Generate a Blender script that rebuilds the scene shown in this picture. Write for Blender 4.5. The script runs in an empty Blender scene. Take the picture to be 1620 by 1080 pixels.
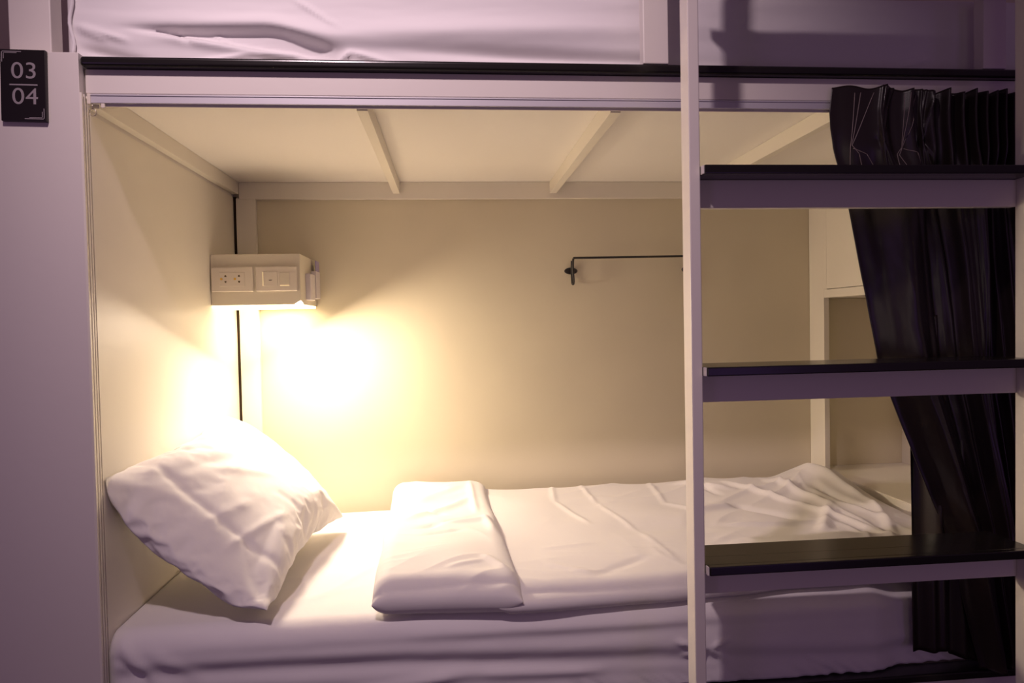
import bpy, bmesh, math, random
from mathutils import Vector, Matrix, noise
random.seed(7)
S = bpy.context.scene
COL = S.collection
PI = math.pi

# ------------------------------------------------------------------ materials
def srgb(r, g, b):
    f = lambda c: (c/255/12.92) if c/255 <= .04045 else ((c/255+.055)/1.055)**2.4
    return (f(r), f(g), f(b), 1)

def mat(name, col, rough=.5, spec=.5, metal=0., bump=0., scale=60., detail=4., var=0., sheen=0., coat=0.,
        emit=None, estr=0., aniso=0., stretch=(1, 1, 1)):
    m = bpy.data.materials.new(name); m.use_nodes = True
    nt = m.node_tree; b = nt.nodes['Principled BSDF']
    b.inputs['Base Color'].default_value = col
    b.inputs['Roughness'].default_value = rough
    b.inputs['Metallic'].default_value = metal
    b.inputs['Specular IOR Level'].default_value = spec
    b.inputs['Sheen Weight'].default_value = sheen
    b.inputs['Coat Weight'].default_value = coat
    b.inputs['Coat Roughness'].default_value = .12
    b.inputs['Anisotropic'].default_value = aniso
    if emit:
        b.inputs['Emission Color'].default_value = emit
        b.inputs['Emission Strength'].default_value = estr
    if bump or var:
        tc = nt.nodes.new('ShaderNodeTexCoord'); mp = nt.nodes.new('ShaderNodeMapping')
        mp.inputs['Scale'].default_value = stretch
        nz = nt.nodes.new('ShaderNodeTexNoise')
        nz.inputs['Scale'].default_value = scale; nz.inputs['Detail'].default_value = detail
        nt.links.new(tc.outputs['Object'], mp.inputs['Vector'])
        nt.links.new(mp.outputs['Vector'], nz.inputs['Vector'])
        if bump:
            bp = nt.nodes.new('ShaderNodeBump'); bp.inputs['Strength'].default_value = bump
            bp.inputs['Distance'].default_value = .004
            nt.links.new(nz.outputs['Fac'], bp.inputs['Height'])
            nt.links.new(bp.outputs['Normal'], b.inputs['Normal'])
        if var:
            n2 = nt.nodes.new('ShaderNodeTexNoise'); n2.inputs['Scale'].default_value = 3.5
            nt.links.new(tc.outputs['Object'], n2.inputs['Vector'])
            mx = nt.nodes.new('ShaderNodeMixRGB'); mx.blend_type = 'MULTIPLY'
            mx.inputs['Color1'].default_value = col
            cr = nt.nodes.new('ShaderNodeValToRGB')
            cr.color_ramp.elements[0].color = (1-var, 1-var, 1-var, 1); cr.color_ramp.elements[1].color = (1, 1, 1, 1)
            cr.color_ramp.elements[0].position = .3; cr.color_ramp.elements[1].position = .7
            nt.links.new(n2.outputs['Fac'], cr.inputs['Fac'])
            mx.inputs['Fac'].default_value = 1
            nt.links.new(cr.outputs['Color'], mx.inputs['Color2'])
            nt.links.new(mx.outputs['Color'], b.inputs['Base Color'])
    return m

M = {}
M['paint'] = mat('cream_paint', (.83, .78, .665, 1), .45, .4, bump=.12, scale=25, var=.04, stretch=(1, 1, .35))
M['wall'] = mat('plaster_wall', (.71, .64, .47, 1), .5, .4, bump=.3, scale=11, detail=5, var=.05)
M['white'] = mat('white_paint', (.74, .69, .63, 1), .38, .45, bump=.06, scale=40)
M['ceil'] = mat('ceiling_board', (.90, .86, .79, 1), .5, .3)
M['black'] = mat('black_gloss', (.011, .009, .008, 1), .24, .5, bump=.02, scale=70)
M['linen'] = mat('white_linen', (.72, .69, .665, 1), .78, .25, bump=.10, scale=45, sheen=.15)
M['sheet'] = mat('white_sheet', (.75, .72, .71, 1), .7, .3, bump=.08, scale=45, sheen=.12)
M['satin'] = mat('black_satin', (.018, .0115, .0095, 1), .33, .6, bump=.03, scale=300, aniso=.3)
M['glint'] = mat('pleat_glint', (.30, .24, .22, 1), .4, .5)  # pale tone that paints highlights on the pleat edges
M['alu'] = mat('aluminium', (.68, .66, .68, 1), .4, .5, metal=.35)
M['plastic'] = mat('cream_plastic', (.76, .69, .58, 1), .35, .5)
M['box'] = mat('box_paint', (.72, .66, .53, 1), .45, .4)
M['slot'] = mat('socket_slot', (.10, .065, .015, 1), .5, .3)
M['brass'] = mat('earth_contact', (.80, .50, .08, 1), .3, .5, metal=.6)
M['iron'] = mat('black_iron', (.018, .014, .011, 1), .42, .5)
M['signb'] = mat('sign_black', (.010, .007, .007, 1), .35, .4)
M['signg'] = mat('sign_grey', (.30, .265, .275, 1), .5, .3)
M['card'] = mat('violet_card', (.36, .30, .50, 1), .45, .4)
M['clear'] = mat('frosted_plastic', (.70, .64, .66, 1), .3, .5)
M['lamp'] = mat('lamp_diffuser', (.9, .85, .7, 1), .4, .3, emit=(1, .80, .50, 1), estr=3.0)
M['led'] = mat('glowing_tick', (.9, .7, .4, 1), .4, .3, emit=(1, .75, .42, 1), estr=.55)
M['gap'] = mat('dark_gap', (.045, .03, .018, 1), .8, .1)
M['floor'] = mat('floor_boards', (.10, .075, .06, 1), .4, .4, bump=.1, scale=12, var=.2, stretch=(1, 8, 1))
M['chrome'] = mat('chrome', (.7, .66, .6, 1), .2, .5, metal=1)

# ------------------------------------------------------------------ helpers
def link(name, me, m, parent=None, smooth=False):
    o = bpy.data.objects.new(name, me); COL.objects.link(o)
    if m: me.materials.append(m)
    if smooth:
        for p in me.polygons: p.use_smooth = True
    if parent: o.parent = parent
    return o

def mesh_bm(name, bm, m, parent=None, smooth=False):
    bmesh.ops.recalc_face_normals(bm, faces=bm.faces)
    me = bpy.data.meshes.new(name); bm.to_mesh(me); bm.free()
    return link(name, me, m, parent, smooth)

def add_box(bm, x0, x1, y0, y1, z0, z1, bev=0., seg=2):
    r = bmesh.ops.create_cube(bm, size=1)
    vs = r['verts']
    for v in vs:
        v.co = Vector((x0+(v.co.x+.5)*(x1-x0), y0+(v.co.y+.5)*(y1-y0), z0+(v.co.z+.5)*(z1-z0)))
    if bev:
        es = list({e for v in vs for e in v.link_edges})
        bmesh.ops.bevel(bm, geom=es, offset=bev, segments=seg, affect='EDGES', profile=.5)

def box(name, m, x0, x1, y0, y1, z0, z1, parent=None, bev=.0015, seg=2):
    bm = bmesh.new(); add_box(bm, x0, x1, y0, y1, z0, z1, bev, seg)
    return mesh_bm(name, bm, m, parent)

def tube(bm, pts, r, n=10):
    pts = [Vector(p) for p in pts]; rings = []
    for i, p in enumerate(pts):
        t = (pts[min(i+1, len(pts)-1)]-pts[max(i-1, 0)]).normalized()
        a = Vector((0, 0, 1)) if abs(t.z) < .9 else Vector((1, 0, 0))
        s = t.cross(a).normalized(); q = s.cross(t)
        rings.append([bm.verts.new(p+r*(math.cos(2*PI*k/n)*s+math.sin(2*PI*k/n)*q)) for k in range(n)])
    for a, b in zip(rings, rings[1:]):
        for k in range(n):
            bm.faces.new((a[k], a[(k+1) % n], b[(k+1) % n], b[k]))
    bm.faces.new(rings[0][::-1]); bm.faces.new(rings[-1])

def smooth_path(pts, it=3):
    pts = [Vector(p) for p in pts]
    for _ in range(it):
        q = [pts[0]]
        for a, b in zip(pts, pts[1:]): q += [a*.75+b*.25, a*.25+b*.75]
        q.append(pts[-1]); pts = q
    return pts

def thing(name, label, cat, loc=(0, 0, 0), group=None):
    o = bpy.data.objects.new(name, None); COL.objects.link(o)
    o.location = loc; o.empty_display_size = .05
    o['label'] = label; o['category'] = cat
    if group: o['group'] = group
    bpy.context.view_layer.update()
    return o

def adopt(root):
    """children are modelled in world coordinates: shift them to the root's origin"""
    for c in root.children:
        c.location = c.location - root.location

def struct(o): o['kind'] = 'structure'; return o

def clampf(a, lo=0., hi=1.): return max(lo, min(hi, a))
def sstep(a, b, x):
    t = clampf((x-a)/(b-a)); return t*t*(3-2*t)
def lut(tab, x):
    if x <= tab[0][0]: return tab[0][1]
    for (a, p), (b, q) in zip(tab, tab[1:]):
        if x <= b: return p+(q-p)*(x-a)/(b-a)
    return tab[-1][1]
def fbm(x, y, z=0., o=4): return noise.fractal(Vector((x, y, z)), 1.0, 2.0, o)
def nz(x, y, z=0.): return noise.noise(Vector((x, y, z)))
def ridge(x, y, z=0.): return 1-abs(nz(x, y, z))*2
def crease(x, y, segs):
    h = 0.
    for (ax, ay, bx, by, w, a) in segs:
        dx, dy = bx-ax, by-ay; L2 = dx*dx+dy*dy
        t = clampf(((x-ax)*dx+(y-ay)*dy)/L2)
        d2 = (x-ax-t*dx)**2+(y-ay-t*dy)**2
        if d2 < 9*w*w: h += a*math.exp(-d2/(w*w))*min(1, 4*t+.25, 4*(1-t)+.25)
    return h

def wrinkle(x, y, seed, ang=.6):
    """soft folds in patches: long ridges along a direction that wanders"""
    wx, wy = x+.06*nz(x*4, y*4, seed+9), y+.06*nz(x*4, y*4, seed+13)
    h = 0.
    for k, (a_, f_, am) in enumerate(((ang, 9., 1.), (ang+1.0, 13., .7), (ang-.7, 21., .35))):
        c_, s_ = math.cos(a_), math.sin(a_)
        p, q = (wx*c_+wy*s_)*f_*.28, (-wx*s_+wy*c_)*f_
        m_ = sstep(-.05, .45, nz(x*3.1+k*7, y*3.1, seed+k))
        h += am*m_*max(0, 1-2.2*abs(nz(p, q, seed+k*3)))**2
    return h

def grid_mesh(name, nu, nv, fn, m, parent=None, closed=None):
    """one sheet, or with closed=fn2 a second sheet welded along the border"""
    vs = []; fs = []
    for j in range(nv+1):
        for i in range(nu+1): vs.append(fn(i/nu, j/nv))
    idx = lambda i, j: j*(nu+1)+i
    for j in range(nv):
        for i in range(nu): fs.append((idx(i, j), idx(i+1, j), idx(i+1, j+1), idx(i, j+1)))
    if closed:
        mp = {}
        for j in range(nv+1):
            for i in range(nu+1):
                if i in (0, nu) or j in (0, nv): mp[(i, j)] = idx(i, j)
                else: mp[(i, j)] = len(vs); vs.append(closed(i/nu, j/nv))
        for j in range(nv):
            for i in range(nu): fs.append((mp[(i, j)], mp[(i, j+1)], mp[(i+1, j+1)], mp[(i+1, j)]))
    me = bpy.data.meshes.new(name); me.from_pydata([tuple(v) for v in vs], [], fs); me.update()
    return link(name, me, m, parent, True)

XL, XR, YF, YB = -.681, 1.239, 1.378, 2.258          # bunk interior: left, foot end, front, back

# ------------------------------------------------------------------ setting
o = struct(box('floor', M['floor'], -3.2, 3.4, -2.6, 2.30, -.06, 0, bev=0))
o = struct(box('wall_back', M['wall'], -3.2, 3.4, YB, YB+.08, 0, 2.75, bev=0))

# ------------------------------------------------------------------ bunk bed (built-in joinery, one thing)
bunk = thing('bunk_bed', 'cream painted built-in double bunk with black edging and slatted underside', 'bunk bed', (0, YF, 0))
box('side_panel', M['white'], -1.02, XL, 1.350, YB-.001, 0, 1.622, bunk, .0012)
# moulding lines at the panel's front corner
for k, (y0, y1, d) in enumerate(((1.3505, 1.357, .0035), (1.3615, 1.367, .003), (1.3715, 1.376, .0025))):
    box('edge_moulding', M['paint'], XL-.001, XL+d, y0, y1, 0.0, 1.548, bunk, .0006)
box('inner_lining', M['paint'], XL-.0005, XL+.0018, 1.381, YB-.011, .10, 1.518, bunk, 0)
# corner strip, with the dark gap left of it
box('shadow_gap', M['gap'], XL, -.672, YB-.014, YB-.0005, .12, 1.52, bunk, 0)
box('corner_strip', M['paint'], -.670, -.610, YB-.020, YB-.0005, .12, 1.515, bunk, .002)
# frame under the upper bunk
def rib(name, x0, x1):
    bm = bmesh.new(); add_box(bm, x0, x1, YF+.026, YB-.0225, 1.5265, 1.5645, .0008); add_box(bm, x0, x1, YF+.0006, YF+.0265, 1.5265, 1.5505, .0004)
    return mesh_bm(name, bm, M['paint'], bunk)
rib('side_beam', XL+.0005, -.660)
box('back_beam', M['paint'], -.6595, XR-.001, YB-.022, YB-.001, 1.511, 1.5645, bunk, .001)
for x in (-.176, .335, .834):
    rib('rib', x, x+.022)
rib('end_beam', XR-.022, XR-.001)
box('bunk_base_board', M['ceil'], XL, XR, YF+.002, YB-.001, 1.565, 1.612, bunk, 0)
box('front_rail', M['white'], XL+.003, 1.62, YF-.012, YF+.024, 1.5512, 1.5970, bunk, .0015)
# black lip with rounded end
bm = bmesh.new(); add_box(bm, -.679, 1.62, 1.349, 1.401, 1.5975, 1.6160, .006, 4)
mesh_bm('black_edging', bm, M['black'], bunk)
# lower rail and its edging
box('lower_rail', M['white'], XL+.003, 1.62, YF+.002, YF+.026, .06, .314, bunk, .0015)
bm = bmesh.new(); add_box(bm, -.679, 1.62, 1.352, 1.401, .3145, .332, .004, 4)
mesh_bm('black_edging', bm, M['black'], bunk)
box('slat_board', M['paint'], XL+.001, XR-.001, YF+.03, YB-.005, .29, .325, bunk, 0)
# guard posts on the upper bunk, top rail above
for x in (.408, 1.140):
    box('guard_post', M['white'], x-.010, x+.042, 1.352, 1.380, 1.617, 2.02, bunk, .002)
box('guard_top_rail', M['white'], .30, 1.62, 1.350, 1.384, 2.02, 2.06, bunk, .003)
box('head_post', M['white'], -.834, -.757, 1.405, 1.446, 1.622, 2.60, bunk, .002)
box('head_board', M['white'], -.834, -.742, 1.95, 1.97, 1.622, 2.3, bunk, .002)
adopt(bunk)

# ------------------------------------------------------------------ curtain track
tr = thing('curtain_track', 'narrow aluminium curtain track fixed under the upper bunk rail', 'curtain track', (0, YF, 1.54))
bm = bmesh.new()
add_box(bm, -.670, 1.60, 1.366, 1.3775, 1.5335, 1.5475, .001)
add_box(bm, -.670, 1.60, 1.3645, 1.3775, 1.5470, 1.5498, .0006)
mesh_bm('channel', bm, M['alu'], tr)
bm = bmesh.new(); add_box(bm, -.655, 1.60, 1.3715, 1.3735, 1.5285, 1.5335, 0); mesh_bm('runner_lip', bm, M['white'], tr)
box('end_stop', M['plastic'], -.6755, -.669, 1.364, 1.3778, 1.531, 1.5505, tr, .001)
bm = bmesh.new()
tube(bm, [(-.668+.0065*math.cos(a*2*PI/24)- .0, 1.370, 1.5165+.0065*math.sin(a*2*PI/24)) for a in range(25)], .0009, 6)
tube(bm, [(-.668, 1.370, 1.523), (-.668, 1.370, 1.534)], .0012, 6)
mesh_bm('glider_ring', bm, M['chrome'], tr, True)
box('glider', M['plastic'], -.652, -.645, 1.367, 1.374, 1.525, 1.534, tr, .001)
adopt(tr)

# ------------------------------------------------------------------ number sign
sg = thing('room_sign', 'small black sign reading 03 over 04 on the left bunk panel', 'sign', (-.775, 1.35, 1.557))
sg.rotation_euler = (0, math.radians(.9), 0)
def lbox(name, m, x0, x1, z0, z1, d0, d1, parent, bev=.0004):
    bm = bmesh.new(); add_box(bm, x0, x1, -d1, -d0, z0, z1, bev); return mesh_bm(name, bm, m, parent)
lbox('sign_plate', M['signb'], -.0395, .0395, -.0655, .0655, .0002, .0085, sg, .0012)
lbox('divider_line', M['signg'], -.0235, .0255, -.0005, .0020, .0084, .0091, sg, .0001)
L_SHAPES = (((-.0365, -.002, .0605, .0618), (-.0365, -.0352, .042, .0618)), ((-.0333, -.010, .0583, .0593), (-.0333, -.0323, .048, .0593)),
            ((.002, .0365, -.0618, -.0605), (.0352, .0365, -.0618, -.042)), ((.010, .0333, -.0593, -.0583), (.0323, .0333, -.0593, -.048)))
for pair in L_SHAPES:
    bm = bmesh.new()
    for (x0, x1, z0, z1) in pair: add_box(bm, x0, x1, -.0091, -.0084, z0, z1, 0)
    mesh_bm('corner_line', bm, M['signg'], sg)
def numeral(ch, x, z, size):
    cu = bpy.data.curves.new('numeral', 'FONT'); cu.body = ch; cu.size = size; cu.extrude = .0003
    cu.align_x = 'CENTER'; cu.align_y = 'BOTTOM_BASELINE'
    t = bpy.data.objects.new('tmp_text', cu); COL.objects.link(t)
    bpy.context.view_layer.update()
    me = bpy.data.meshes.new_from_object(t.evaluated_get(bpy.context.evaluated_depsgraph_get()))
    bpy.data.objects.remove(t)
    me.transform(Matrix.Translation((x, -.0088, z)) @ Matrix.Rotation(PI/2, 4, 'X') @ Matrix.Diagonal((1.10, 1, 1, 1)))
    me.materials.clear()
    return link('numeral', me, M['signg'], sg)
numeral('0', -.0095, .0125, .0425); numeral('3', .0145, .0125, .0425)
numeral('0', -.0085, -.0345, .0425); numeral('4', .0155, -.0345, .0425)

# ------------------------------------------------------------------ outlet box with reading light
ob = thing('reading_light_box', 'cream corner box with socket and switch plates and a light glowing underneath', 'wall light', (XL+.002, 2.13, 1.163))
bm = bmesh.new(); add_box(bm, XL+.002, -.429, 2.014, YB-.021, 1.168, 1.314, .002)
add_box(bm, -.60, -.430, YB-.0215, YB-.0005, 1.168, 1.3135, .0)
mesh_bm('housing', bm, M['box'], ob)
box('lamp_panel', M['lamp'], XL+.004, -.430, 2.018, YB-.022, 1.1605, 1.1675, ob, .001)
def plate(x0, x1, name):
    bm = bmesh.new(); add_box(bm, x0, x1, 2.0065, 2.0145, 1.2065, 1.2775, .0028, 3)
    p = mesh_bm(name, bm, M['plastic'], ob); return p
p = plate(-.6755, -.5595, 'socket_plate')
bm = bmesh.new(); add_box(bm, -.652, -.582, 2.0054, 2.0068, 1.222, 1.262, .0006); mesh_bm('socket_insert', bm, M['plastic'], p)
def prism_tri(bm, cx, cz, w, h, up):
    s = 1 if up else -1
    a = [(cx-w, cz-h*s), (cx+w, cz-h*s), (cx+w*.35, cz+h*s), (cx-w*.35, cz+h*s)]
    f = [bm.verts.new((x, 2.0048, z)) for x, z in a]; g = [bm.verts.new((x, 2.0056, z)) for x, z in a]
    bm.faces.new(f); bm.faces.new(g[::-1])
    for i in range(4): bm.faces.new((f[i], f[(i+1) % 4], g[(i+1) % 4], g[i]))
for cx in (-.635, -.5975):
    bm = bmesh.new(); prism_tri(bm, cx, 1.2515, .0032, .0026, True); prism_tri(bm, cx, 1.2345, .0032, .0026, False)
    mesh_bm('socket_slots', bm, M['slot'], p)
    bm = bmesh.new(); bmesh.ops.create_cone(bm, cap_ends=True, segments=14, radius1=.0034, radius2=.0034, depth=.001,
        matrix=Matrix.Translation((cx-.0115, 2.0051, 1.243)) @ Matrix.Rotation(PI/2, 4, 'X')); mesh_bm('earth_hole', bm, M['brass'], p)
p = plate(-.5525, -.4355, 'switch_plate')
bm = bmesh.new(); add_box(bm, -.530, -.492, 2.0050, 2.0068, 1.222, 1.263, .0007); mesh_bm('rocker_switch', bm, M['plastic'], p)
bm = bmesh.new(); add_box(bm, -.485, -.458, 2.0050, 2.0068, 1.226, 1.260, .0007); mesh_bm('rocker_switch', bm, M['box'], p)
bm = bmesh.new(); add_box(bm, -.5325, -.5310, 2.0058, 2.0066, 1.222, 1.262, 0); mesh_bm('indicator_line', bm, M['led'], p)
bm = bmesh.new(); add_box(bm, -.484, -.459, 2.0058, 2.0066, 1.2215, 1.2235, 0); mesh_bm('indicator_line', bm, M['led'], p)
bm = bmesh.new(); add_box(bm, -.5145, -.507, 2.0044, 2.0052, 1.2365, 1.2372, 0); add_box(bm, -.5145, -.505, 2.0044, 2.0052, 1.2382, 1.2388, 0)
mesh_bm('rocker_mark', bm, M['slot'], p)
ch = box('card_pocket', M['clear'], -.4295, -.414, 2.085, 2.155, 1.183, 1.262, ob, .002)
bm = bmesh.new(); add_box(bm, -.428, -.412, 2.163, 2.225, 1.190, 1.275, .001); mesh_bm('card_pocket', bm, M['clear'], ob)
bm = bmesh.new(); add_box(bm, -.4165, -.4135, 2.172, 2.222, 1.200, 1.308, .0005); mesh_bm('violet_card', bm, M['card'], ob)
adopt(ob)

# ------------------------------------------------------------------ towel rail on the back wall
tw = thing('towel_rail', 'thin black iron towel rail on the back wall above the bed', 'towel rail', (.405, YB, 1.273))
for x in (.405, .808):
    bm = bmesh.new()
    bmesh.ops.create_cone(bm, cap_ends=True, segments=28, radius1=.0115, radius2=.010, depth=.005,
        matrix=Matrix.Translation((x, YB-.003, 1.272)) @ Matrix.Diagonal((1.95, 1, 1, 1)) @ Matrix.Rotation(PI/2, 4, 'X'))
    mesh_bm('wall_plate', bm, M['iron'], tw, False)
    bm = bmesh.new()
    tube(bm, smooth_path([(x+.002, YB-.008, 1.305), (x+.001, YB-.008, 1.262), (x+.002, YB-.010, 1.228), (x+.004, YB-.02, 1.2255), (x+.004, YB-.030, 1.232), (x+.001, YB-.033, 1.285)], 3), .0033, 10)
    mesh_bm('hook', bm, M['iron'], tw, True)
bm = bmesh.new()
tube(bm, smooth_path([(.406, YB-.033, 1.262), (.4065, YB-.034, 1.3125), (.414, YB-.034, 1.3125), (.60, YB-.034, 1.313), (.80, YB-.034, 1.3145), (.8085, YB-.034, 1.3145), (.809, YB-.034, 1.262)], 3), .0036, 10)
mesh_bm('bar', bm, M['iron'], tw, True)
adopt(tw)

# ------------------------------------------------------------------ foot-end cabinet
cb = thing('storage_cabinet', 'cream built-in cupboard with open niche at the foot of the bed', 'cabinet', (1.42, 1.83, 0))
cx0, cx1, cy0 = XR, 1.585, 1.42
bm = bmesh.new()
add_box(bm, cx0, cx0+.018, 2.166, YB-.001, 0, 1.5645, .001)           # stile
add_box(bm, cx0, cx0+.018, 1.42, 1.50, 0, 1.5645, .001)               # front stile
add_box(bm, cx0, cx0+.018, 1.50, 2.166, 1.165, 1.192, .0008)          # rail under door
add_box(bm, cx0, cx0+.018, 1.50, 2.166, 1.515, 1.5645, .0008)
add_box(bm, cx0, cx0+.018, 1.50, 2.166, 0, .583, .0008)
mesh_bm('face_frame', bm, M['paint'], cb)
box('niche_shelf', M['paint'], cx0+.002, cx1, cy0, YB-.001, .565, .5855, cb, .001)
box('niche_top', M['paint'], cx0+.018, cx1, cy0, YB-.001, 1.165, 1.18, cb, 0)
box('back_panel', M['paint'], cx1-.02, cx1, cy0, YB-.001, .586, 1.164, cb, 0)
box('front_panel', M['white'], cx0, cx1+.018, cy0-.0135, cy0-.001, 0, 1.5645, cb, .001)
box('outer_side_panel', M['white'], cx1+.001, cx1+.018, cy0, YB-.001, 0, 1.5645, cb, .001)
box('cupboard_roof', M['paint'], cx0+.018, cx1, cy0, YB-.001, 1.55, 1.5645, cb, 0)
box('niche_side', M['wall'], cx0+.018, cx1-.02, YB-.016, YB-.001, .586, 1.164, cb, 0)
box('cupboard_door', M['paint'], cx0-.001, cx0+.016, 1.502, 2.147, 1.1935, 1.513, cb, .0012)
box('door_gap', M['gap'], cx0+.003, cx0+.017, 2.1475, 2.1655, 1.1925, 1.5145, cb, 0)
adopt(cb)
box_fill = box('door_stile', M['paint'], cx0, cx0+.012, 2.1488, 2.1662, 1.1922, 1.5148, None, .0006)
box_fill.parent = cb; box_fill.location = -cb.location

# ------------------------------------------------------------------ mattresses in sheets
def mattress(name, x0, x1, prof, disp, nx, label):
    """prof: list of (y, z, ny, nz) around from the front hem, over the top, to the back"""
    P = prof; n = len(P)-1; verts = []; faces = []
    xs = []
    for i in range(nx+1):
        xs.append(x0+(x1-x0)*i/nx)
    rows = []
    for x in xs:
        e = min(x-x0, x1-x)
        pull = .005*(1-math.sqrt(max(0, 1-(1-clampf(e/.03))**2)))
        row = []
        for j, (y, z, ny, nzv) in enumerate(P):
            d = disp(x, y, z, j/n)*sstep(0, .03, e) - pull
            row.append((x, y+ny*d, z+nzv*d))
        rows.append(row)
    for row in rows: verts += row
    for i in range(nx):
        for j in range(n):
            a = i*(n+1)+j; faces.append((a, a+n+1, a+n+2, a+1))
    faces.append(tuple(range(n+1))[::1]); last = nx*(n+1)
    faces.append(tuple(range(last, last+n+1))[::-1])
    for i in range(nx):
        a = i*(n+1); b = a+n; faces.append((a, b, b+n+1, a+n+1))
    me = bpy.data.meshes.new(name); me.from_pydata(verts, [], faces); me.update()
    bm = bmesh.new(); bm.from_mesh(me); bmesh.ops.recalc_face_normals(bm, faces=bm.faces); bm.to_mesh(me); bm.free()
    o = link(name, me, M['sheet'], None, True)
    o['label'] = label; o['category'] = 'mattress'
    return o

def profile(y0, z0, y1, z1, r, nside, ntop, narc=14):
    P = []
    for k in range(nside): P.append((y0, z0+(z1-r-z0)*k/nside, -1, 0))
    for k in range(narc+1):
        a = PI/2*k/narc; P.append((y0+r-r*math.cos(a), z1-r+r*math.sin(a), -math.cos(a), math.sin(a)))
    for k in range(1, ntop+1): P.append((y0+r+(y1-y0-2*r)*k/ntop, z1, 0, 1))
    for k in range(1, 7):
        a = PI/2*k/6; P.append((y1-r+r*math.sin(a), z1-r+r*math.cos(a), math.sin(a), math.cos(a)))
    P.append((y1, z0, 1, 0))
    return P

def disp_low(x, y, z, t):
    d = 0.
    if y < 1.50:
        k = 1-sstep(1.40, 1.50, y)
        lf = sstep(.1, -.55, x)
        c1 = .452+.006*math.sin(x*2.1+.4)+.010*lf                # soft crease along the side
        c2 = .414-.040*(x+.1)*(1 if x > -.1 else .2)+.006*nz(x*1.6, 4.)+.006*lf
        d += k*(-.0025*math.exp(-((z-c1)/.012)**2)*(.6+.8*nz(x*1.9, 7.7)))
        d += k*(-.0085*math.exp(-((z-c2)/.016)**2)*(.75+.5*nz(x*1.3, 1.7)))
        d += k*(.0035*math.exp(-((z-c2-.030)/.016)**2))
        d += k*crease(x, z, ((-.25, .36, .02, .388, .012, .007), (.02, .388, .30, .376, .010, .005), (-.1, .475, .5, .468, .010, .0025)))
        d += k*.0022*fbm(x*2.2, z*11, 1.3)
        d += k*crease(x, z, ((-.665, .50, -.58, .40, .012, .006), (-.672, .47, -.61, .415, .007, -.004), (-.60, .47, -.50, .41, .014, .004),
                             (.455, .43, .515, .41, .006, .007), (.47, .395, .515, .41, .006, .007), (.525, .41, .57, .375, .006, .006), (.53, .412, .57, .43, .005, .005), (.74, .38, .79, .35, .004, .003)))
        if z < .40: d -= .004*sstep(.40, .36, z)
        if z < .365: d += .0055*ridge(x*30+z*40, 3.1)*sstep(.365, .345, z)-.003*sstep(.365, .345, z)
        d -= .022*sstep(.89, .97, x)*k
    d += .0022*fbm(x*3.2, y*2.2, 9.)
    d += crease(x, y, ((-.3, 1.50, -.18, 1.72, .012, .003), (-.42, 1.46, -.2, 1.56, .014, .003), (-.42, 1.62, -.2, 1.66, .010, .002)))
    return d
lowm = mattress('mattress', XL+.0035, XR-.006, profile(1.372, .335, YB-.030, .510, .045, 26, 60), disp_low, 330,
    'white sheeted mattress in the lower bunk under the duvet')

def disp_up(x, y, z, t):
    d = 0.
    if y < 1.50:
        zc = z-1.68
        zt = 1.699+.006*nz(x*3, 1.)-.035*sstep(-.36, -.20, x)
        zb = lut([(-.62, 1.694), (-.50, 1.678), (-.36, 1.657), (-.30, 1.650), (-.24, 1.625)], x)
        hol = sstep(zb-.005, zb+.009, z)*sstep(zt+.008, zt-.008, z)*sstep(-.66, -.54, x)*(1-sstep(-.26, -.19, x))
        d += -.019*hol
        d += .007*math.exp(-((z-zb+.008)/.008)**2)*sstep(-.6, -.45, x)*(1-sstep(-.30, -.24, x))
        d += .008*math.exp(-((x+.36)/.22)**2)*math.exp(-((z-zt-.014)/.014)**2)
        d += .012*math.exp(-((x-.05)/.42)**2)*math.exp(-((z-1.698-.03*x)/.022)**2)
        d += -.020*math.exp(-((x-.22)/.25)**2)*math.exp(-((z-1.652+.03*(x-.2))/.014)**2)
        d += crease(x, z, ((-.52, 1.625, -.38, 1.648, .005, .007), (-.38, 1.648, -.25, 1.645, .005, .006), (-.25, 1.645, -.21, 1.625, .005, .006),
                           (-.22, 1.63, -.19, 1.655, .005, .010), (-.19, 1.655, -.08, 1.625, .006, .010), (-.54, 1.70, -.50, 1.665, .004, -.006),
                           (-.30, 1.76, -.21, 1.702, .004, .005), (-.72, 1.70, -.62, 1.67, .006, .008), (-.71, 1.655, -.58, 1.625, .010, -.012), (-.71, 1.69, -.66, 1.67, .005, .006),
                           (.95, 1.63, 1.06, 1.66, .005, .003), (-.46, 1.69, -.43, 1.67, .004, .004)))
        d += .003*fbm(x*2.2, z*12, 5.3)
    return d
upm = mattress('mattress', -.733, 1.60, profile(1.416, 1.6235, YB-.02, 1.80, .035, 34, 12), disp_up, 330,
    'white sheeted mattress on the upper bunk above the black edging')
# piping along the upper mattress's left front corner
bm = bmesh.new()
tube(bm, [(-.722+.004*math.sin(k*.9), 1.4085+.004*math.sin(k*.33), 1.636+k*.013) for k in range(11)], .0035, 8)
mesh_bm('piping', bm, M['sheet'], upm, True)

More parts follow.
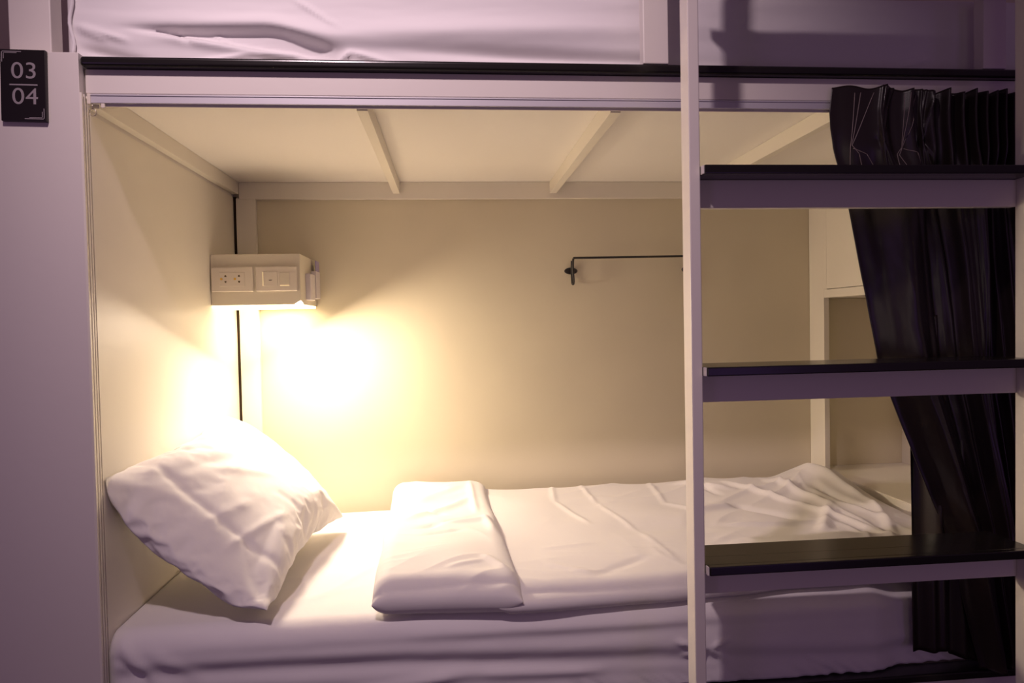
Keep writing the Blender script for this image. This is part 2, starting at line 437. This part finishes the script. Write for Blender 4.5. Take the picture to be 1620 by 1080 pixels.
# ------------------------------------------------------------------ pillow
PC = {'L': Vector((-.692, 1.385, .812)), 'B': Vector((-.362, 1.365, .526)), 'R': Vector((-.325, 1.985, .556)), 'T': Vector((-.684, 2.075, .845))}
pil_seg = ((.05, .72, .55, .80, .02, .010), (.30, .30, .55, .55, .022, .012), (.62, .10, .74, .40, .018, .014), (.80, .10, .70, .35, .02, -.012),
           (.55, .62, .70, .95, .022, .012), (.75, .60, .85, .95, .02, .012), (.86, .62, .93, .92, .018, .010), (.35, .55, .60, .75, .015, .008),
           (.20, .20, .34, .46, .025, -.012), (.10, .50, .30, .55, .02, .010), (.60, .45, .80, .50, .018, -.010), (.46, .12, .56, .30, .02, .010),
           (.30, .85, .55, .97, .02, .010), (.15, .10, .05, .30, .03, .012), (.40, .60, .85, .66, .009, .005), (.25, .48, .55, .10, .009, .006))
pn = (PC['B']-PC['L']).cross(PC['T']-PC['L']).normalized()
def inflate(W, D, nx, ny, pressure, bend, frames):
    """a stitched slip blown up by the cloth solver in its own frame; returns (vertices, faces)"""
    vs, fs, mp = [], [], {}
    for s_ in (1, -1):
        for j in range(ny+1):
            for i in range(nx+1):
                bd = i in (0, nx) or j in (0, ny)
                if s_ < 0 and bd: mp[(s_, i, j)] = mp[(1, i, j)]; continue
                mp[(s_, i, j)] = len(vs)
                vs.append(((i/nx-.5)*W, (j/ny-.5)*D, 0 if bd else s_*(.004+.003*noise.noise(Vector((i*.23, j*.23, s_*5))))))
        for j in range(ny):
            for i in range(nx):
                q = [mp[(s_, i, j)], mp[(s_, i+1, j)], mp[(s_, i+1, j+1)], mp[(s_, i, j+1)]]
                fs.append(q if s_ > 0 else q[::-1])
    me = bpy.data.meshes.new('slip'); me.from_pydata(vs, [], fs); me.update()
    o = bpy.data.objects.new('slip', me); COL.objects.link(o)
    m = o.modifiers.new('cloth', 'CLOTH'); c = m.settings
    c.quality = 6; c.mass = .25; c.use_pressure = True; c.uniform_pressure_force = pressure
    c.tension_stiffness = 40; c.compression_stiffness = 12; c.shear_stiffness = 8; c.bending_stiffness = bend
    c.tension_damping = 5; c.air_damping = 3; c.effector_weights.gravity = 0
    m.collision_settings.use_collision = False
    m.point_cache.frame_start = 1; m.point_cache.frame_end = 60
    for f in range(1, frames): S.frame_set(f)
    e = o.evaluated_get(bpy.context.evaluated_depsgraph_get()).to_mesh()
    out = [v.co.copy() for v in e.vertices]
    bpy.data.objects.remove(o); S.frame_set(1)
    return out, fs
PW, PD = .43, .64
pv, pf = inflate(PW, PD, 56, 80, 3.0, .010, 30)
verts = []
for p in pv:
    u, v = p.x/PW*1.075+.5, p.y/PD*1.06+.5
    u -= .03*(1-u)*max(0, 4*v*(1-v))
    a = PC['L'].lerp(PC['B'], u); b = PC['T'].lerp(PC['R'], u); c = a.lerp(b, v)
    z = p.z*.92
    k = min(u, v, 1-u, 1-v); k = sstep(0, .14, k)
    if z > 0:
        fl = .62+.38*sstep(.02, .30, v)                       # the empty hem end is flatter
        z = z*fl+k*(crease(u, v, pil_seg)*.30+.005*fbm(u*2.6, v*2.6, 3., 3))
        z -= .004*math.exp(-((v-.17)/.012)**2)*k
        z += .0035*k*max(0, ridge(u*3.2+v*2.2, v*1.3-u*1.0, 7.))**2
    else: z *= .72
    c = c+pn*(z+.008*k)
    sag = max(0, 4*u*(1-u))*max(0, 1-v)**2
    c -= pn*.048*sag
    tip = sstep(.80, 1.0, u)*sstep(.16, 0, v)
    c += tip*((PC['L']-PC['B']).normalized()*.022+(PC['T']-PC['L']).normalized()*.008+Vector((0, 0, .004)))
    if c.x < XL+.0045: c.x = XL+.0045
    if c.z < .5165: c.z = .5165+.02*(c.z-.5165)*0
    verts.append(c)
me = bpy.data.meshes.new('pillow'); me.from_pydata([tuple(v) for v in verts], [], pf); me.update()
pw = link('pillow', me, M['linen'], None, True)
md = pw.modifiers.new('smooth', 'SUBSURF'); md.levels = 1; md.render_levels = 2
pw['label'] = 'white pillow leaning on the left bunk wall below the light box'; pw['category'] = 'pillow'

# ------------------------------------------------------------------ duvet
dv = thing('duvet', 'white duvet folded back at one end on the lower bunk', 'duvet', (.5, 1.8, .51))
ZM = .515
def slab(name, corners, hfn, r, seg, namp, seed, nu, nv, parent, zbase=None, edge_w=.008, camp=.62):
    c00, c10, c11, c01 = [Vector(c) for c in corners]      # front-left, front-right, back-right, back-left (x, y)
    W = ((c10-c00).length+(c11-c01).length)/2; D = ((c01-c00).length+(c11-c10).length)/2
    def pos(u, v, s):
        p = c00.lerp(c10, u).lerp(c01.lerp(c11, u), v)
        du, dv_ = min(u, 1-u)*W, min(v, 1-v)*D
        k = lambda d: math.sqrt(max(0, 1-(1-clampf(d/r))**2))
        rise = k(du)*k(dv_)
        wob = Vector((nz(p.x*7, p.y*7, seed), nz(p.x*7, p.y*7, seed+5)))*edge_w*(1-sstep(0, .05, min(du, dv_)))
        x, y = p.x+wob.x, p.y+wob.y
        h = hfn(x, y)
        yy = max(y, 1.383); zb = (zbase(x, y) if zbase else ZM)-(.045-math.sqrt(.045**2-max(0, 1.417-yy)**2))*.9
        if s > 0:
            w = crease(x, y, seg)*(camp+.55*sstep(.6, .8, x))+namp*fbm(x*4, y*4, seed, 2)+namp*(1.3+2.2*sstep(.6, .85, x))*wrinkle(x, y, seed)
            z = zb+h*.5+(h*.5+w)*rise
        else: z = zb+h*.5-h*.5*rise
        return Vector((x, y, z))
    ec = lambda t: .5*(1-math.cos(PI*t))*.6+.4*t
    return grid_mesh(name, nu, nv, lambda u, v: pos(ec(u), ec(v), 1), M['linen'], parent, lambda u, v: pos(ec(u), ec(v), -1))

G = lambda x, y, a, b, sx, sy, h: h*math.exp(-((x-a)/sx)**2-((y-b)/sy)**2)
def h_body(x, y):
    h = .046+.003*sstep(1.9, 2.2, y)
    h += G(x, y, 1.16, 2.06, .085, .20, .055)+G(x, y, 1.02, 2.0, .14, .12, .020)+G(x, y, 1.10, 1.74, .10, .12, .022)+G(x, y, .80, 2.10, .10, .12, .012)
    h += G(x, y, .70, 1.50, .25, .06, .010)
    h -= G(x, y, .62, 1.72, .25, .05, .010)
    h += .007*nz(x*5, y*4, 2.5)*sstep(1.9, 1.5, y)+.004*nz(x*6, y*6, 8.5)
    return h
body_seg = ((.32, 2.22, .30, 2.02, .008, .006), (.30, 2.02, .36, 1.78, .008, .006), (.41, 2.22, .42, 1.98, .007, .006), (.42, 1.98, .47, 1.70, .007, .005),
            (.47, 1.70, .49, 1.45, .008, .004), (.64, 2.2, .62, 1.95, .008, .006), (.62, 1.95, .68, 1.86, .012, .009), (.68, 1.86, .80, 1.90, .016, .010),
            (.20, 1.60, .34, 1.62, .012, .005), (.20, 1.50, .30, 1.42, .012, .006), (.52, 1.40, .62, 1.50, .014, .007), (.30, 1.42, .44, 1.50, .014, -.006),
            (.86, 2.1, .98, 1.84, .010, .011), (.98, 1.84, 1.05, 1.56, .010, .010), (1.0, 2.12, 1.04, 1.80, .012, .012), (1.04, 1.80, .92, 1.62, .014, .010),
            (1.12, 2.14, 1.16, 1.80, .014, .014), (1.16, 1.80, 1.08, 1.58, .013, .012), (.80, 1.90, .93, 1.75, .014, -.010), (1.08, 1.96, 1.12, 1.66, .012, -.012),
            (.70, 1.74, .96, 1.70, .012, .008), (.88, 1.60, 1.16, 1.52, .014, .010), (.70, 2.14, .86, 2.02, .012, .009), (.76, 2.16, .80, 1.98, .010, -.008))
slab('duvet_body', ((.085, 1.360), (1.222, 1.402), (1.222, 2.19), (.055, 2.215)), h_body, .032, body_seg, .0034, 3.3, 260, 170, dv)
def h_fold(x, y): return .066+.010*sstep(1.9, 2.2, y)+G(x, y, -.02, 1.5, .12, .10, .010)+G(x, y, .0, 1.95, .1, .12, -.008)+.006*nz(x*7, y*4, 3.5)
fold_seg = ((-.14, 1.80, .05, 2.02, .016, .012), (-.10, 1.72, .08, 1.84, .014, -.011), (-.06, 1.76, .09, 1.78, .014, .012), (.05, 2.18, .06, 1.86, .010, .008),
            (.075, 1.82, .10, 1.68, .012, .010), (-.12, 1.98, .02, 2.14, .018, .008), (-.1, 1.90, -.02, 1.86, .010, -.008), (-.08, 1.66, .02, 1.70, .01, -.006),
            (-.02, 1.43, .06, 1.47, .008, .004), (.06, 1.50, .11, 1.42, .012, .008))
slab('folded_end', ((-.172, 1.374), (.136, 1.358), (.098, 2.216), (-.196, 2.222)), h_fold, .040, fold_seg, .0036, 8.1, 130, 190, dv,
     zbase=lambda x, y: ZM+.004, edge_w=.007, camp=.8)
adopt(dv)

# ------------------------------------------------------------------ ladder
ld = thing('bunk_ladder', 'white ladder with black treads standing in front of the upper bunk', 'ladder', (.79, 1.25, 0))
LK = .985
def lx(x): return x*LK
def lz(z): return 1.1+(z-1.1)*LK
ZT = [lz(z) for z in (.643, 1.0126, 1.382)]+[1.792]
y0, y1 = 1.222*LK, 1.264*LK
for x0, x1 in ((.4425, .4634), (1.122, 1.143)):
    box('side_rail', M['white'], lx(x0), lx(x1), y0, y1, 0, 2.05, ld, .0022, 3)
for i, zt in enumerate(ZT):
    bm = bmesh.new(); add_box(bm, lx(.4665), lx(1.1655), 1.207*LK, y0-.0005, zt-.0165, zt, .002, 3)
    add_box(bm, lx(.4634)+.0004, lx(1.122)-.0004, y0-.002, y1, zt-.0165, zt, .0015, 2); add_box(bm, lx(.4634)+.016, lx(1.122)-.002, y1-.002, 1.331*LK, zt-.0165, zt, .0015, 2)
    t = mesh_bm('tread', bm, M['black'], ld)
    bm = bmesh.new(); add_box(bm, lx(.4634)+.0004, lx(1.122)-.0004, 1.2600*LK, 1.276*LK, zt-.0695, zt-.0168, .001)
    mesh_bm('riser_board', bm, M['white'], t)
    bm = bmesh.new(); add_box(bm, lx(.4636), lx(.4663), 1.209*LK, y0-.0008, zt-.0160, zt-.0005, .0005); mesh_bm('end_cap', bm, M['white'], t)
adopt(ld)

# ------------------------------------------------------------------ black curtain
cu = thing('curtain', 'black satin curtain gathered at the foot of the lower bunk', 'curtain', (1.02, 1.36, 1.54))
ltab = [(.335, 1.118), (.36, 1.112), (.50, 1.075), (.636, 1.047), (.789, .983), (.925, .928), (1.013, .897), (1.17, .866), (1.326, .836), (1.40, .818), (1.45, .802), (1.49, .793), (1.525, .791), (1.575, .797)]
XRC = 1.275
def fold_shape(p):
    """rounded folds with narrow bright ridges"""
    f = p-math.floor(p); return math.sin(2*PI*f)+.28*math.sin(4*PI*f+.6)
def cur_main(u, v):
    ztop = 1.5745-.010*sstep(.05, .5, u)+.004*math.sin(u*47)
    zbot = .338
    z = ztop+(zbot-ztop)*v
    xl = lut(ltab, z)
    # gather: flat on the left with two pinch pleats, dense on the right
    q = u**.80
    x = xl+(XRC-xl)*q
    head = sstep(1.36, 1.46, z)                       # 1 in the heading
    dense = 3.0*u+9.5*u*u
    low = 1-head
    amp = .0045+.010*sstep(.0, .6, u)
    y = amp*(.35+.65*head)*fold_shape(dense*1.25)
    # long slanting folds below the heading
    y += low*.018*math.sin(2*PI*(3.2*u+.35*math.sin(z*2.1)+.15*nz(z*2, u*3)))*sstep(0, .08, u)
    y += low*(.0025+.0035*sstep(1.0, 1.35, z))*math.sin(2*PI*(7.5*u+.4*z)+nz(u*4, z*2.5)*2.5)*sstep(.1, .4, u)
    y += low*.004*fbm(u*5, z*4, 2.)
    # pinch pleats at two places: three ridges meeting at z = 1.462
    for uc, wd in ((.135, .10), (.315, .085)):
        for k in (0, 1, 2):
            if z > 1.463:
                off = (z-1.463)/.11*wd*(.08, .33, 1.0)[k]*.62; a = .0042
            else:
                off = (1.463-z)/.10*wd*(-.02, .55, 1.25)[k]*.72; a = .0042*sstep(1.36, 1.45, z)
            y -= a*math.exp(-((u-uc-off)/.0042)**2)
        y += .005*math.exp(-((u-uc)/.02)**2-((z-1.463)/.010)**2)
    y += (.010+.008*sstep(1.50, 1.42, z)*sstep(.58, .66, z))*math.exp(-(u/.03)**2)   # left hem turns back
    # keep clear of the track and rail at the top
    yc = 1.3455
    yc -= .006*sstep(.64, .56, z)
    y = clampf(y, -.0205, .0145 if (z > 1.50 or z < .60) else .05)
    return Vector((x, yc+y, z))
mainp = grid_mesh('main_panel', 420, 240, cur_main, M['satin'], cu)
def cur_back(u, v):
    z = 1.10-(1.10-.37)*v
    hem = .374-.022*sstep(.25, .75, u)-.010*sstep(.30, .36, u)
    z = 1.10+(hem-1.10)*v
    x = .968+.012*v+(1.215-.968)*u
    y = 1.3655+.008*sstep(.54, .60, z)+(.0065+.012*sstep(.54, .60, z))*math.sin(2*PI*(u*3.4+.06))*(.6+.4*v)-.004*math.sin(2*PI*(u*7.0+.2))
    y += (.012+.016*sstep(.535, .58, z))*math.exp(-(u/.05)**2)*(1 if z > .54 else .55)
    x += .026*sstep(.535, .58, z)*math.exp(-(u/.3)**2)
    return Vector((x, y, z))
backp = grid_mesh('rear_fold', 120, 60, cur_back, M['satin'], cu)
def glint_line(pts):  # thin pale tubes along the fold edges, standing in for their highlights
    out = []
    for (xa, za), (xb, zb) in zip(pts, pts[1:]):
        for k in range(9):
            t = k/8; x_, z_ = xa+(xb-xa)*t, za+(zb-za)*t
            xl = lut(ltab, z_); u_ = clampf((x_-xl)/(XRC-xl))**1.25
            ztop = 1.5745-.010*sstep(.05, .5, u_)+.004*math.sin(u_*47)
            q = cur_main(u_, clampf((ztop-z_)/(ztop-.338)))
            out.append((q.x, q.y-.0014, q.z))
    bm = bmesh.new(); tube(bm, out, .00075, 6); mesh_bm('pleat_highlight', bm, M['glint'], cu, True)
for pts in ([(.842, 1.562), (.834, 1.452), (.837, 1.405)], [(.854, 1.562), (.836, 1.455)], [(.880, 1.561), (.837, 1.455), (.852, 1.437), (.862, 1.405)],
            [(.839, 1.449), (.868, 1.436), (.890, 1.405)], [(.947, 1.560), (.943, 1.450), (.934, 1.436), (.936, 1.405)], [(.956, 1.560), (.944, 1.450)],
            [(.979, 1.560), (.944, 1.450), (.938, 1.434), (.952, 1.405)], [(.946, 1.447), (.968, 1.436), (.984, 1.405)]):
    glint_line(pts)
for o_, t in ((mainp, .0012), (backp, .0012)):
    md = o_.modifiers.new('thickness', 'SOLIDIFY'); md.thickness = t; md.offset = 0
for x in (.815, .875, .965, 1.04, 1.10, 1.16, 1.22):
    bm = bmesh.new(); tube(bm, smooth_path([(x, 1.3632, 1.536), (x, 1.3632, 1.545), (x, 1.3620, 1.548), (x, 1.3605, 1.535)], 2), .0009, 6)
    mesh_bm('curtain_hook', bm, M['chrome'], cu, True)
adopt(cu)

# ------------------------------------------------------------------ lights
def light(name, kind, loc, target, energy, col, **kw):
    l = bpy.data.lights.new(name, kind); l.energy = energy; l.color = col
    for k, v in kw.items(): setattr(l, k, v)
    o = bpy.data.objects.new(name, l); COL.objects.link(o); o.location = loc
    d = Vector(target)-Vector(loc); o.rotation_euler = d.to_track_quat('-Z', 'Y').to_euler()
    return o
# reading lamp under the box: a small downlight and its wide throw along the bed
light('reading_lamp_light', 'AREA', (-.525, 2.150, 1.158), (-.525, 2.150, 0), 1.0, (1, .80, .60), shape='DISK', size=.05)
light('reading_lamp_throw', 'AREA', (-.470, 2.02, 1.152), (.06, 1.78, .30), 9.4, (1, .80, .60), shape='DISK', size=.12)
light('warm_fill', 'AREA', (.1, -1.1, .75), (.2, 2.0, 1.3), 1.2, (1, .80, .70), shape='DISK', size=.9)  # unseen warm fill, added in front to lift the bunk interior
# ceiling spotlight of the aisle, up and to the left
light('aisle_spotlight', 'SPOT', (-.45, .25, 2.62), (-.12, 1.38, 1.52), 88, (1, .76, .83), spot_size=math.radians(72), spot_blend=1, shadow_soft_size=.05)
# violet strip lights of the corridor
light('violet_strip_light', 'AREA', (1.4, -1.0, .35), (.8, 1.4, 1.1), 1.6, (.55, .24, 1), shape='RECTANGLE', size=.6, size_y=1.6)
light('violet_strip_light_left', 'AREA', (-1.8, -.9, .9), (-.7, 1.4, .9), 2.0, (.62, .30, .90), shape='RECTANGLE', size=.5, size_y=1.6)

W = bpy.data.worlds.new('room_ambience'); S.world = W; W.use_nodes = True
W.node_tree.nodes['Background'].inputs[0].default_value = (.62, .34, .60, 1)
W.node_tree.nodes['Background'].inputs[1].default_value = .095

# ------------------------------------------------------------------ camera
yaw, pitch, roll = .08940743, -.02626118, -.02003783
fw = Vector((math.sin(yaw)*math.cos(pitch), math.cos(yaw)*math.cos(pitch), math.sin(pitch)))
rt = Vector((math.cos(yaw), -math.sin(yaw), 0)); up = rt.cross(fw)
r2 = math.cos(roll)*rt+math.sin(roll)*up; u2 = -math.sin(roll)*rt+math.cos(roll)*up
cam = bpy.data.cameras.new('camera'); co = bpy.data.objects.new('camera', cam); COL.objects.link(co)
cam.sensor_width = 36; cam.sensor_fit = 'HORIZONTAL'; cam.lens = 36*1076.66/1620; cam.clip_start = .02
mw = Matrix((( r2.x, u2.x, -fw.x, 0), (r2.y, u2.y, -fw.y, 0), (r2.z, u2.z, -fw.z, 1.10), (0, 0, 0, 1)))
co.matrix_world = mw
S.camera = co
S.view_settings.view_transform = 'Standard'; S.view_settings.look = 'None'
S.view_settings.exposure = .2; S.view_settings.gamma = 1
